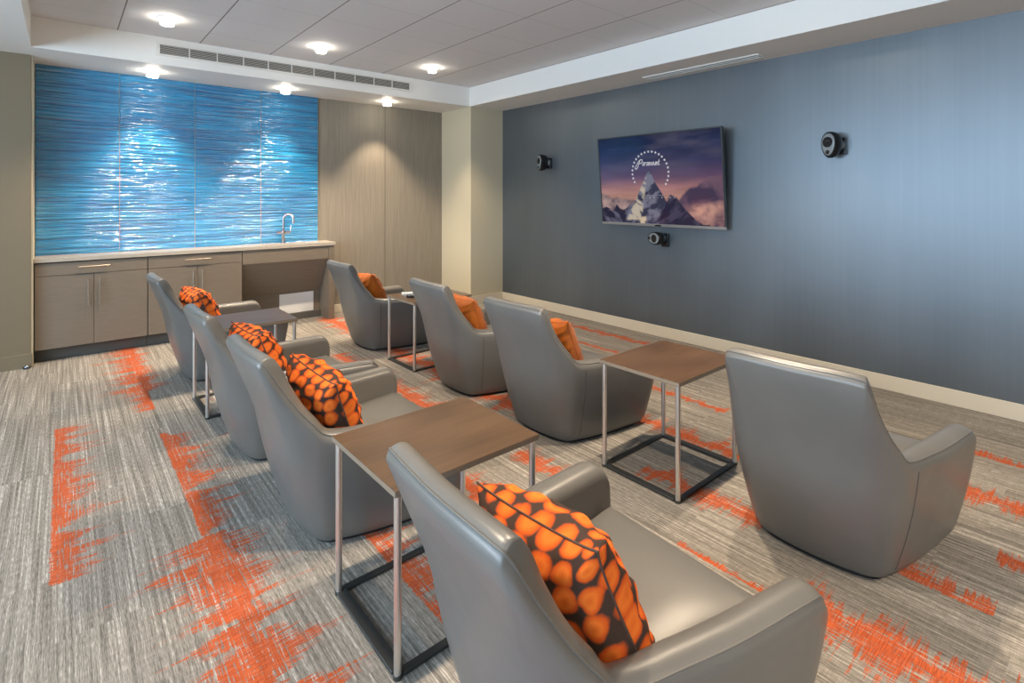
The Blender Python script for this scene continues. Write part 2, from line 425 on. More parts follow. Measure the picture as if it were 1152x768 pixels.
# worktop with a cut-out for the sink
def worktop():
    bm = bmesh.new(); X0, X1, Y0, Y1, Z0, Z1 = -.186, 2.395, FY-.018, BKY-.001, CT-.034, CT
    sx0, sx1, sy0, sy1 = 1.66, 2.10, 6.00, 6.13
    xsx, ysy = [X0, sx0, sx1, X1], [Y0, sy0, sy1, Y1]
    V = {(i, j, k): bm.verts.new((xsx[i], ysy[j], (Z0, Z1)[k])) for i in range(4) for j in range(4) for k in range(2)}
    for i in range(3):
        for j in range(3):
            if (i, j) == (1, 1): continue
            for k in range(2): bm.faces.new([V[i, j, k], V[i+1, j, k], V[i+1, j+1, k], V[i, j+1, k]])
    for i in range(3):
        for j in (0, 3): bm.faces.new([V[i, j, 0], V[i+1, j, 0], V[i+1, j, 1], V[i, j, 1]])
    for j in range(3):
        for i in (0, 3): bm.faces.new([V[i, j, 0], V[i, j+1, 0], V[i, j+1, 1], V[i, j, 1]])
    for j in (1, 2): bm.faces.new([V[1, j, 0], V[2, j, 0], V[2, j, 1], V[1, j, 1]])
    for i in (1, 2): bm.faces.new([V[i, 1, 0], V[i, 2, 0], V[i, 2, 1], V[i, 1, 1]])
    return bm
tag(obj('countertop', worktop(), M['quartz']), 'long beige stone countertop running below the blue glass panels', 'countertop')
bm = bmesh.new(); t_ = .004
x0, x1, y0, y1, z0, z1 = 1.655, 2.105, 5.995, 6.135, CT-.155, CT-.035
box(bm, x0, x1, y0, y1, z0, z0+t_); box(bm, x0, x0+t_, y0, y1, z0+t_, z1); box(bm, x1-t_, x1, y0, y1, z0+t_, z1); box(bm, x0+t_, x1-t_, y0, y0+t_, z0+t_, z1); box(bm, x0+t_, x1-t_, y1-t_, y1, z0+t_, z1)
sk = obj('sink_basin', bm, M['steel']); tag(sk, 'stainless steel sink basin set into the countertop in front of the tap', 'sink')
bm = bmesh.new(); lathe(bm, [(.03, 0), (.034, .004), (.02, .006)], ((x0+x1)/2, (y0+y1)/2, z0+t_), n=20); obj('drain', bm, M['chrome'], sk, smooth=True)
# tap
f_ = empty('faucet', (1.885, 6.175, CT), 0, 'chrome gooseneck tap with side lever standing on the countertop', 'faucet')
bm = bmesh.new(); lathe(bm, [(.030, 0), (.030, .006), (.018, .014), (.016, .10), (.019, .105), (.019, .145), (.014, .15)], n=24); obj('body', bm, M['chrome'], f_, smooth=True)
pts = [(0, 0, .14), (0, 0, .20), (0, 0, .27)]+[(0+.045*(1-math.cos(a)), -.03*(1-math.cos(a)), .27+.055*math.sin(a)) for a in [PI*i/12 for i in range(1, 13)]]+[(.09, -.06, .235)]
bm = bmesh.new(); tube(bm, pts, .0115, 12); sp = obj('spout', bm, M['chrome'], f_, smooth=True)
bm = bmesh.new(); cyl(bm, (.09, -.06, .245), (.09, -.06, .222), .014, n=16); obj('aerator', bm, M['chrome'], sp)
bm = bmesh.new(); cyl(bm, (0, 0, .122), (.075, 0, .122), .012, n=14); cyl(bm, (.075, 0, .122), (.085, 0, .20), .005, .004, n=10); obj('lever', bm, M['chrome'], f_)
bm = bmesh.new(); cyl(bm, (0, 0, .122), (-.07, 0, .122), .013, .016, n=14); obj('side_knob', bm, M['chrome'], f_)

# ------------------------------------------------------------------ lounge chair
# base outline, outline at z .50, virtual outline at z .82, top edge height, roll width (right half: arm front to back centre)
CH_C = [(.275, .344, .325, .420, .36, .45, .466, .106), (.05, .308, .06, .386, .07, .41, .474, .106), (-.10, .272, -.11, .354, -.13, .37, .482, .102),
        (-.18, .244, -.222, .332, -.30, .318, .490, .095), (-.225, .226, -.285, .313, -.40, .295, .512, .085), (-.248, .202, -.330, .286, -.445, .277, .588, .078),
        (-.262, .172, -.362, .257, -.478, .263, .692, .074), (-.270, .137, -.382, .220, -.500, .252, .790, .070), (-.278, .09, -.394, .158, -.512, .212, .813, .070), (-.283, 0., -.402, 0., -.520, 0., .813, .070)]
def cr(P, t_):
    n = len(P); i = min(int(t_), n-2); f = t_-i
    p1, p2 = P[i], P[i+1]
    p0 = P[i-1] if i > 0 else tuple(2*a-b for a, b in zip(p1, p2)); p3 = P[i+2] if i+2 < n else tuple(2*a-b for a, b in zip(p2, p1))
    return tuple(.5*((2*b)+(-a+c)*f+(2*a-5*b+4*c-d)*f*f+(-a+3*b-3*c+d)*f**3) for a, b, c, d in zip(p0, p1, p2, p3))
C_full = CH_C+[(a, -b, c, -d, e, -f, z, w) for a, b, c, d, e, f, z, w in CH_C[-2::-1]]
NC = len(C_full)-1
Z0 = .022
def sections():
    S = []; n = NC*6
    for k in range(n+1):
        t_ = NC*k/n
        c_ = list(cr(C_full, t_))
        a = cr(C_full, max(t_-.3, 0)); b = cr(C_full, min(t_+.3, NC))
        d = Vector((b[2]-a[2], b[3]-a[3])).normalized(); nrm = Vector((-d.y, d.x))
        c = Vector((0.05, 0))-Vector(c_[2:4])
        if nrm.dot(c) < 0: nrm = -nrm
        S.append([c_, nrm])
    # rounded arm fronts
    rf = .075
    for end in (0, -1):
        c_, nrm = S[end]
        ex = []
        for q in range(1, 9):
            a = PI/2*q/8; sh = .011*(1-math.cos(a)); t_ = c_[:]
            for i, kx in ((0, .055), (2, .070), (4, .075)): t_[i] += kx*math.sin(a)
            for i in (1, 3, 5): t_[i] += nrm.y*sh
            t_[6] -= rf*(1-math.cos(a)); t_[7] -= 2*sh
            ex.append([t_, nrm])
        if end == 0: S = ex[::-1]+S
        else: S = S+ex
    return S
SEC = sections()
def outer(c_, nrm, z):
    B, Mi, T = Vector(c_[:2]), Vector(c_[2:4]), Vector(c_[4:6])
    if z <= .5:
        s = (z-Z0)/(.5-Z0); p = B.lerp(Mi, s)-nrm*(.014*math.sin(PI*max(min(s, 1), 0)))
    else:
        s = (z-.5)/.32; p = Mi.lerp(T, s)
    if z < Z0+.03: p += nrm*(.010*(1-(z-Z0)/.03))
    return p
def prof(c_, nrm):
    w = c_[7]; r_ = min(w/2, .042); pts = []
    zt = c_[6]-r_
    for i in range(11):
        z = Z0+(zt-Z0)*(i/10)
        p = outer(c_, nrm, z); pts.append((p.x, p.y, z))
        if i == 0:
            z = Z0+.028; p = outer(c_, nrm, z); pts.append((p.x, p.y, z))
    base = outer(c_, nrm, zt)
    for i in range(1, 12):
        a = PI*i/12; p = base+nrm*(w/2)*(1-math.cos(a)); pts.append((p.x, p.y, zt+r_*math.sin(a)))
    for i in range(7):
        z = zt+(.20-zt)*(i/6)
        p = outer(c_, nrm, z)+nrm*(w+.010*(i/6)); pts.append((p.x, p.y, z))
    return pts
def shell_mesh():
    bm = bmesh.new(); rings = [[bm.verts.new(p) for p in prof(*s)] for s in SEC]
    for A, B in zip(rings, rings[1:]):
        for k in range(len(A)-1): bm.faces.new((A[k], A[k+1], B[k+1], B[k]))
        bm.faces.new((A[-1], A[0], B[0], B[-1]))
    bm.faces.new(rings[0]); bm.faces.new(rings[-1][::-1])
    return bm
def seat_mesh():
    bm = bmesh.new(); nx, ny = 18, 18
    def P(i, j, top):
        u, v = i/nx, j/ny*2-1
        x = -.290+.625*u; hw = .185+.082*u
        if u < .12: hw -= .0
        z = .352+.020*(1-v**4)*(1-(2*u-1)**4) - .015*(1-u)
        return (x, v*hw, z)
    for_top = {}
    g_ = [[bm.verts.new(P(i, j, 1)) for j in range(ny+1)] for i in range(nx+1)]
    for i in range(nx):
        for j in range(ny): bm.faces.new((g_[i][j], g_[i+1][j], g_[i+1][j+1], g_[i][j+1]))
    # rim drops with rounded shoulder
    rim = [g_[i][0] for i in range(nx+1)]+[g_[nx][j] for j in range(1, ny+1)]+[g_[i][ny] for i in range(nx-1, -1, -1)]+[g_[0][j] for j in range(ny-1, 0, -1)]
    prev = rim
    for (o_, dz) in ((.008, .004), (.016, .012), (.020, .024), (.010, .26), (-.010, .305)):
        cur = []
        for vv in rim:
            c = Vector((vv.co.x, vv.co.y)); d = Vector(((1 if vv.co.x > .33 else (-1 if vv.co.x < -.285 else 0)), (1 if vv.co.y > 0 else -1) if abs(vv.co.y) > .18 and (abs(abs(vv.co.y)-(.185+.082*((vv.co.x+.290)/.625))) < 1e-4) else 0))
            if d.length > 0: d.normalize()
            kx, ky = (.55, .80) if dz > .1 and c.x < 0 else (1, 1)
            cur.append(bm.verts.new(((c.x+d.x*o_)*kx, (c.y+d.y*o_)*ky, vv.co.z-dz if dz < .1 else .352-dz)))
        n = len(rim)
        for k in range(n): bm.faces.new((prev[k], prev[(k+1) % n], cur[(k+1) % n], cur[k]))
        prev = cur
    bm.faces.new(prev)
    return bm
def make_chair():
    r = empty('lounge_chair', (0, 0, 0))
    obj('shell', shell_mesh(), M['leather'], r, smooth=True)
    obj('seat_cushion', seat_mesh(), M['leather'], r, smooth=True)
    # plinth: inset base outline
    bm = bmesh.new(); out = [(c_[0]*.90, c_[1]*.90) for c_, n_ in SEC[::4]]
    lo = [bm.verts.new((x, y, 0)) for x, y in out]; hi = [bm.verts.new((x, y, .05)) for x, y in out]
    n = len(out)
    for k in range(n): bm.faces.new((lo[k], lo[(k+1) % n], hi[(k+1) % n], hi[k]))
    bm.faces.new(lo[::-1]); bm.faces.new(hi)
    obj('plinth', bm, M['plinth'], r)
    # stitched seams: two vertical ones and the one under the arm roll and back edge
    zs = 8+3*6
    for idx in (zs, len(SEC)-1-zs):
        c_, nm = SEC[idx]; p = prof(c_, nm)[1:12]
        bm = bmesh.new(); tube(bm, [Vector(q)-Vector((nm.x, nm.y, 0))*.0002 for q in p], .0016, 6); obj('seam', bm, M['thread'], r, smooth=True)
    bm = bmesh.new(); pts = []
    for c_, nm in SEC[3:-3]:
        q = prof(c_, nm)[14]; pts.append(Vector(q)-Vector((nm.x, nm.y, -.3))*.001)
    tube(bm, pts, .0028, 6); obj('piping', bm, M['leather'], r, smooth=True)
    return r
chair0 = make_chair()
G_CH = 'grey leather lounge chairs'
CH = [  # x, y, degrees, label
    (1.070, .905, -3.5, 'nearest grey leather lounge chair in the left row, holding the large circle-print pillow'),
    (1.032, 2.32, 1.0, 'grey leather lounge chair of the left row just beyond the near brown table'),
    (1.009, 3.21, 1.8, 'third grey leather lounge chair from the front in the left row'),
    (.996, 4.80, 2.0, 'farthest grey leather lounge chair of the left row, nearest the cabinets'),
    (2.486, .813, 1.5, 'grey leather lounge chair alone at far right in front, without a pillow'),
    (2.41, 2.291, 2.3, 'grey leather lounge chair in the right row, just beyond the fully visible side table'),
    (2.419, 3.194, -1.5, 'middle grey leather lounge chair of the right row, nearer than the table with remotes'),
    (2.381, 4.68, .5, 'farthest grey leather lounge chair of the right row, beside the open sink bay')]
for i, (x, y, a, lab) in enumerate(CH):
    c = chair0 if i == 0 else copy_tree(chair0)
    c.location = (x, y, 0); c.rotation_euler = (0, 0, math.radians(a)); tag(c, lab, 'chair', G_CH)

# ------------------------------------------------------------------ side tables
TZ = .558
def make_table():
    r = empty('side_table', (0, 0, 0)); a, b = .280, .228
    bm = bmesh.new(); box(bm, -a-.006, a+.006, -b-.006, b+.006, TZ-.020, TZ)
    top = obj('table_top', bm, [M['wood'], M['wood_edge']], r, bevel=.0015, seg=1)
    for p in top.data.polygons:
        if abs(p.normal.z) < .5: p.material_index = 1
    for sx in (-1, 1):
        for sy in (-1, 1):
            bm = bmesh.new(); cyl(bm, (sx*(a-.012), sy*(b-.012), .012), (sx*(a-.012), sy*(b-.012), TZ-.020), .0115, n=20)
            obj('leg', bm, M['steel'], r, smooth=True)
            bm = bmesh.new(); cyl(bm, (sx*(a-.012), sy*(b-.012), 0), (sx*(a-.012), sy*(b-.012), .012), .014, n=20); obj('foot', bm, M['dark_steel'], r)
    bm = bmesh.new(); w = .036
    box(bm, -a+.0, -a+w, -b+.026, b-.026, .004, .014); box(bm, a-w, a, -b+.026, b-.026, .004, .014)
    box(bm, -a+.026, a-.026, -b, -b+.026, .004, .0139); box(bm, -a+.026, a-.026, b-.026, b, .004, .0139)
    obj('base_frame', bm, M['dark_steel'], r, bevel=.001, seg=1)
    return r
t0 = make_table()
TB = [(1.015, 1.61, 'brown wood topped side table in front, between the two nearest chairs of the left row'),
      (2.425, 1.57, 'brown topped side table with its whole steel frame in view, beside the rightmost chair'),
      (.965, 4.01, 'dark topped side table between the two far chairs of the left row'),
      (2.42, 3.95, 'side table in the far right row with remote controls on it')]
for i, (x, y, lab) in enumerate(TB):
    c = t0 if i == 0 else copy_tree(t0)
    c.location = (x, y, 0); tag(c, lab, 'table', 'steel framed side tables')
# remotes
def remote(x, y, a, m_, lab):
    r = empty('remote_control', (x, y, TZ), a, lab, 'remote', 'remote controls on the far table')
    bm = bmesh.new(); box(bm, -.024, .024, -.085, .085, 0, .020); obj('case', bm, m_, r, bevel=.005, seg=2)
    for k in range(6):
        for s in (-1, 0, 1):
            if s == 0 and k % 2: continue
            bm = bmesh.new(); box(bm, s*.013-.004, s*.013+.004, -.06+k*.024-.005, -.06+k*.024+.005, .020, .0225); obj('button', bm, M['plastic_grey'], r)
remote(2.31, 4.06, 1.2, M['white_metal'], 'white remote control on the far table, behind the black one')
remote(2.28, 3.92, 1.0, M['plastic_black'], 'black remote control on the far table, nearer than the white one')

# ------------------------------------------------------------------ pillows
def pillow_mesh(S=.42, D=.15, seed=1, fold=.0):
    rnd = random.Random(seed); ph = [rnd.uniform(0, 6) for _ in range(6)]
    bm = bmesh.new(); N = 36
    def P(i, j, s):
        u, v = i/N*2-1, j/N*2-1
        pin = 1-.10*(1-abs(u)**2)*(abs(v)**3)
        pin2 = 1-.10*(1-abs(v)**2)*(abs(u)**3)
        x, y = math.sin(u*1.25)/math.sin(1.25)*S/2*pin2, math.sin(v*1.25)/math.sin(1.25)*S/2*pin
        e = max(0., (1-abs(u)**2.2)*(1-abs(v)**2.2))
        h = D/2*e**.62
        cr_ = .007*math.sin(13*u+ph[0]+4*v)*math.sin(7*v+ph[1]) + .004*math.sin(24*v+ph[2]+6*u)
        edge = 1-max(abs(u), abs(v))
        h += cr_*min(1, edge*6)*(1 if s > 0 else .7)
        h = max(h, 0)
        zz = s*h+fold*(u*u*.5-v*abs(v)*.2)
        return (x, y, zz)
    grid = {}; uvl = bm.loops.layers.uv.new('UVMap'); idx = {}
    for s in (1, -1):
        for i in range(N+1):
            for j in range(N+1):
                if s < 0 and (i in (0, N) or j in (0, N)): grid[i, j, -1] = grid[i, j, 1]
                else: grid[i, j, s] = bm.verts.new(P(i, j, s))
    for s in (1, -1):
        for i in range(N):
            for j in range(N):
                q = [grid[i, j, s], grid[i+1, j, s], grid[i+1, j+1, s], grid[i, j+1, s]]
                cs = [(i, j), (i+1, j), (i+1, j+1), (i, j+1)]
                if s < 0: q, cs = q[::-1], cs[::-1]
                f = bm.faces.new(q)
                for lp, (a, b) in zip(f.loops, cs): lp[uvl].uv = (a/N+(1.37 if s < 0 else 0), b/N)
    rim = [(i, 0) for i in range(N)]+[(N, j) for j in range(N)]+[(i, N) for i in range(N, 0, -1)]+[(0, j) for j in range(N, 0, -1)]
    return bm, [Vector(P(i, j, 1)) for i, j in rim]
def pillow(loc, rot, m_, pm, label, group, S=.42, D=.15, seed=1, fold=0.):
    bm, rim = pillow_mesh(S, D, seed, fold)
    o = obj('throw_pillow', bm, m_, smooth=True); tag(o, label, 'pillow', group)
    o.location = loc; o.rotation_euler = rot
    bm = bmesh.new(); tube(bm, rim, .003, 6, closed=True); obj('seam', bm, pm, o, smooth=True)
    return o
def chair_pillow(ci, lx, ly, lz, lean, yaw, roll, m_, pm, label, group, **kw):
    x, y, a, _ = CH[ci]; a = math.radians(a)
    R = Matrix.Rotation(a+math.radians(yaw), 4, 'Z') @ Matrix.Rotation(math.radians(90-lean), 4, 'Y') @ Matrix.Rotation(PI/2+math.radians(roll), 4, 'Z')
    e = R.to_euler()
    P = Matrix.Rotation(a, 4, 'Z') @ Vector((lx, ly, 0))
    return pillow((x+P.x, y+P.y, lz), e, m_, pm, label, group, **kw)
GP = 'circle print pillows'; GO = 'plain orange pillows'
chair_pillow(0, -.180, -.055, .508, 24, 4, -6, M['pat'], M['pipe_dark'], 'large orange pillow with dark circle print on the nearest left row chair', GP, S=.415, D=.215, seed=2)
chair_pillow(1, -.175, -.072, .520, 22, 4, 8, M['pat'], M['pipe_dark'], 'orange and black circle print pillow on the chair just beyond the near table', GP, S=.385, D=.205, seed=3)
chair_pillow(2, -.180, -.06, .515, 24, 4, 2, M['pat'], M['pipe_dark'], 'orange and black circle print pillow on the third chair of the left row', GP, S=.385, D=.205, seed=4)
chair_pillow(3, -.175, -.07, .515, 24, 4, 2, M['pat'], M['pipe_dark'], 'orange and black circle print pillow on the farthest left chair by the cabinets', GP, S=.385, D=.205, seed=5)
chair_pillow(5, -.190, -.05, .520, 24, 4, -4, M['orange'], M['pipe_orange'], 'plain orange pillow on the chair beyond the fully visible side table', GO, S=.38, D=.19, seed=6)
chair_pillow(6, -.190, -.05, .520, 24, 4, 2, M['orange'], M['pipe_orange'], 'plain orange pillow on the middle chair of the right row', GO, S=.38, D=.19, seed=7)
chair_pillow(7, -.190, -.05, .520, 24, 4, -4, M['orange'], M['pipe_orange'], 'plain orange pillow on the farthest chair beside the sink bay', GO, S=.38, D=.19, seed=8)

# ------------------------------------------------------------------ television
def fbm(x, y, seed, octv=5):
    rng = np.random.RandomState(seed); out = np.zeros_like(x); amp = .5; f = 1.
    for o_ in range(octv):
        gr = rng.rand(64, 64); xi = np.floor(x*f).astype(int); yi = np.floor(y*f).astype(int); fx = x*f-xi; fy = y*f-yi
        fx = fx*fx*(3-2*fx); fy = fy*fy*(3-2*fy)
        A = lambda a, b: gr[(yi+b) % 64, (xi+a) % 64]
        out += amp*((A(0, 0)*(1-fx)+A(1, 0)*fx)*(1-fy)+(A(0, 1)*(1-fx)+A(1, 1)*fx)*fy); amp *= .5; f *= 2.03
    return out
def screen_picture(W_, H_):
    u, v = np.meshgrid((np.arange(W_)+.5)/W_, (np.arange(H_)+.5)/H_)
    A = lambda *c: np.array(c, float)
    def lerp(a, b, t_): return a+(b-a)*t_[..., None]
    sky = np.zeros(u.shape+(3,))
    stops = [(0, A(.20, .10, .14)), (.30, A(.48, .25, .20)), (.40, A(.42, .20, .20)), (.52, A(.14, .075, .15)), (.68, A(.045, .045, .13)), (.85, A(.012, .022, .085)), (1, A(.008, .012, .05))]
    for (a, ca), (b, cb_) in zip(stops, stops[1:]):
        k = (v >= a) & (v <= b); t_ = (v[k]-a)/(b-a); sky[k] = ca+(cb_-ca)*t_[:, None]
    n = fbm(u*4, v*14, 3); sky *= (.65+.75*n)[..., None]
    sky = lerp(sky, A(.10, .09, .15)+0*sky, np.clip((fbm(u*3+9, v*9+4, 5)-.50)*2.2, 0, .6)*(v > .45))
    img = sky
    # cloud banks
    def cloud(mask, seed, lo, hi):
        nonlocal img
        c = fbm(u*9, v*9*.65, seed); t_ = np.clip((c-.35)*2.6, 0, 1)
        col = lerp(lo+0*img, hi+0*img, t_); img = img*(1-mask[..., None])+col*mask[..., None]
    topL = .37-.35*u+.09*(fbm(u*10, v*0, 11)-.5); cloud(np.clip((topL-v)*30, 0, 1)*(u < .5), 21, A(.07, .05, .09), A(.62, .42, .38))
    topR = .20+.38*np.clip((u-.62)/.38, 0, 1)**.8+.12*(fbm(u*9+5, v*0, 12)-.5); cloud(np.clip((topR-v)*30, 0, 1)*(u > .55), 22, A(.055, .04, .09), A(.22, .12, .17))
    bl = np.clip((.30-np.hypot((u-.93)/1.0, (v-.10)/1.0*1.0)-.14*(fbm(u*8, v*8, 31)-.45)-.10)*14, 0, 1); cloud(bl, 23, A(.12, .06, .10), A(.80, .42, .33))
    def hgt(pts):
        return np.interp(u, [p[0] for p in pts], [p[1] for p in pts])
    def ridge(pts, seed, rough, dark, lit, litdir, fade):
        nonlocal img
        h = hgt(pts)+rough*(fbm(u*26, 0*v, seed)-.5); mk = np.clip((h-v)*90, 0, 1)
        t_ = np.clip((fbm(u*16+v*9*litdir, v*10, seed+1)-.46)*7, 0, 1)
        col = lerp(dark+0*img, lit+0*img, t_*fade(u, v)); img = img*(1-mk[..., None])+col*mk[..., None]
    ridge([(0, .17), (.04, .20), (.10, .14), (.14, .23), (.19, .15), (.26, .22), (.40, .10), (1, 0)], 41, .05, A(.02, .02, .05), A(.25, .24, .34), 1, lambda a, b: .55+0*a)
    ridge([(0, 0), (.20, .0), (.27, .20), (.33, .30), (.37, .42), (.445, .625), (.465, .57), (.50, .46), (.55, .33), (.63, .15), (.70, 0), (1, 0)], 43, .03,
          A(.035, .04, .085), A(.25, .25, .34), -1, lambda a, b: .8+0*a)
    # sunlit snow on the left shoulder
    sn = np.clip(((.445-(.625-v)*.13)-u)*60, 0, 1)*np.clip((u-(.445-(.625-v)*.38))*60, 0, 1)*np.clip((.62-v)*60, 0, 1)*np.clip((v-.02)*40, 0, 1)*np.clip((fbm(u*22+v*10, v*16, 51)-.36)*8, 0, 1)
    img = lerp(img, A(.66, .56, .44)+0*img, sn*.95)
    ridge([(0, 0), (.50, 0), (.56, .20), (.61, .335), (.66, .30), (.72, .18), (.84, 0), (1, 0)], 45, .02, A(.018, .016, .05), A(.10, .09, .15), -1, lambda a, b: .6+0*a)
    sn2 = np.clip((.035-np.abs(u-.375-.0*v))*60, 0, 1)*np.clip((.10-v)*30, 0, 1)*np.clip((fbm(u*30, v*20, 55)-.3)*6, 0, 1); img = lerp(img, A(.75, .60, .42)+0*img, sn2)
    asp = 1.405/.86
    def dot(cx, cy, r, col=A(.80, .80, .85), k=1.):
        nonlocal img
        d = np.hypot((u-cx)*asp, v-cy); img = lerp(img, col+0*img, np.clip((r-d)/.004+.5, 0, 1)*k)
    def star(cx, cy, r):
        nonlocal img
        dx, dy = (u-cx)*asp, v-cy; d = np.hypot(dx, dy); an = np.arctan2(dx, dy); q = (an % (2*PI/5))-PI/5
        rr = r*(.50+.50*(np.abs(q)/(PI/5))**1.3); img = lerp(img, A(.78, .78, .84)+0*img, np.clip((rr-d)/.003+.5, 0, 1))
    for k in range(22):
        a = math.radians(206-k*(206+34)/21); star(.455+.152*math.cos(a), .578+.235*math.sin(a), .0155)
    def stroke(pts, wd, col=A(.82, .80, .84)):
        nonlocal img
        d = np.full(u.shape, 9.)
        for (x0, y0), (x1, y1) in zip(pts, pts[1:]):
            ax, ay, bx, by = x0*asp, y0, x1*asp, y1; L2_ = (bx-ax)**2+(by-ay)**2+1e-12
            t_ = np.clip(((u*asp-ax)*(bx-ax)+(v-ay)*(by-ay))/L2_, 0, 1); d = np.minimum(d, np.hypot(u*asp-ax-t_*(bx-ax), v-ay-t_*(by-ay)))
        img = lerp(img, col+0*img, np.clip((wd-d)/.003+.5, 0, 1))
    # script word on the screen
    ox, oy, s = .352, .655, .0165
    def word(strokes, x, y, sx, sy, wd):
        for st_ in strokes: stroke([(x+(p[0]+.22*p[1])*sx, y+p[1]*sy) for p in st_], wd)
    Pst = [[(.9, 2.9), (.5, 1.2), (.2, -.6), (-.5, -1.4), (-1.1, -1.0), (-.9, 0.), (-.3, 1.2), (.3, 2.4), (1.1, 3.1), (2.0, 2.9), (2.1, 2.0), (1.5, 1.3), (.8, 1.2)]]
    word(Pst, ox, oy, .0165, .024, .0042)
    def a_(x): return [[(x+.9, .9), (x+.5, 1.05), (x+.1, .6), (x+.15, .1), (x+.5, 0), (x+.85, .4), (x+.95, 1.), (x+.9, .2), (x+1.2, .05)]]
    def r__(x): return [[(x, 0), (x+.1, 1.0), (x+.4, .85), (x+.75, 1.0)]]
    def m__(x, k): 
        s_ = [(x, 0), (x+.05, .95)]
        for q in range(k): s_ += [(x+.2+q*.55, .95), (x+.45+q*.55, .75), (x+.45+q*.55, .05)] if q == k-1 else [(x+.25+q*.55, .98), (x+.45+q*.55, .7), (x+.45+q*.55, 0), (x+.5+q*.55, .8)]
        return [s_]
    def o_(x): return [[(x+.5, 1.), (x+.1, .6), (x+.2, .05), (x+.6, .05), (x+.85, .5), (x+.5, 1.)]]
    def u_(x): return [[(x, 1.), (x+.05, .2), (x+.35, 0), (x+.75, .4), (x+.8, 1.), (x+.8, .15), (x+1., .05)]]
    def t__(x): return [[(x+.2, 1.7), (x+.15, .2), (x+.4, 0), (x+.7, .2)], [(x-.1, 1.1), (x+.6, 1.15)]]
    x = 2.45
    for fn, adv in ((a_, 1.15), (r__, .85), (a_, 1.15), (lambda q: m__(q, 3), 1.75), (o_, 1.), (u_, 1.05), (lambda q: m__(q, 2), 1.2), (t__, .7)):
        word(fn(x), ox, oy+.004, .0165, .036, .0032); x += adv
    # row of small marks under the peak
    for k in range(9):
        if k != 4: dot(.375+k*.0335, .298, .006, A(.62, .60, .66))
    stroke([(.395, .322), (.565, .322)], .0025, A(.35, .32, .40))
    return np.clip(img, 0, 1)
tv = empty('television', (4.50, 3.043, 1.11), 0, 'large flat television on the slate wall showing a starry mountain film logo', 'television')
TVW, TVH = 1.414, .925
tilt = math.atan2(.09, .925)
TR = Matrix.Rotation(-tilt, 4, 'Y')
def tvp(bm):                                 # local: x depth (0 = screen face, + to wall), y width, z height
    bmesh.ops.transform(bm, matrix=TR, verts=bm.verts); return bm
y0, y1 = -TVW/2, TVW/2
bm = BX(.004, .040, y0+.004, y1-.004, .004, TVH-.004); obj('housing', tvp(bm), M['plastic_black'], tv, bevel=.003)
bm = bmesh.new(); box(bm, -.006, .010, y0, y1, 0, .026); bz = obj('lower_bezel', tvp(bm), M['bezel'], tv, bevel=.002)
bm = bmesh.new(); box(bm, -.009, -.006, -.035, .035, .004, .018); obj('badge', tvp(bm), M['plastic_black'], bz)
bm = bmesh.new(); box(bm, -.006, .010, y0, y0+.011, .026, TVH); box(bm, -.006, .010, y1-.011, y1, .026, TVH); box(bm, -.006, .010, y0+.011, y1-.011, TVH-.012, TVH); obj('frame', tvp(bm), M['dark_steel'], tv, bevel=.0015, seg=1)
GW, GH = 440, 272
pic = screen_picture(GW, GH)
sy0, sy1, sz0, sz1 = y0+.0112, y1-.0112, .0262, TVH-.0122
me = bpy.data.meshes.new('screen')
vs = []; 
for j in range(GH+1):
    for i in range(GW+1): vs.append(TR @ Vector((0, sy1+(sy0-sy1)*i/GW, sz0+(sz1-sz0)*j/GH)))
fs = [(j*(GW+1)+i, j*(GW+1)+i+1, (j+1)*(GW+1)+i+1, (j+1)*(GW+1)+i) for j in range(GH) for i in range(GW)]
me.from_pydata([tuple(q) for q in vs], [], fs)
ca = me.color_attributes.new('picture', 'FLOAT_COLOR', 'CORNER')
dat = np.ones((GH*GW, 4, 4), np.float32); dat[..., :3] = pic.reshape(-1, 1, 3)
ca.data.foreach_set('color', dat.ravel())
ms = mat('screen_picture', (.005, .005, .006), .12)
g = G(ms); at = g.n('ShaderNodeAttribute', attribute_name='picture'); g.L(at.outputs['Color'], g.b.inputs['Emission Color']); g.b.inputs['Emission Strength'].default_value = .62
me.materials.append(ms); so = bpy.data.objects.new('screen', me); COL.objects.link(so); so.parent = tv
bm = BX(.036, .074, -.30, .30, .30, .62); obj('wall_bracket', bm, M['plastic_black'], tv)

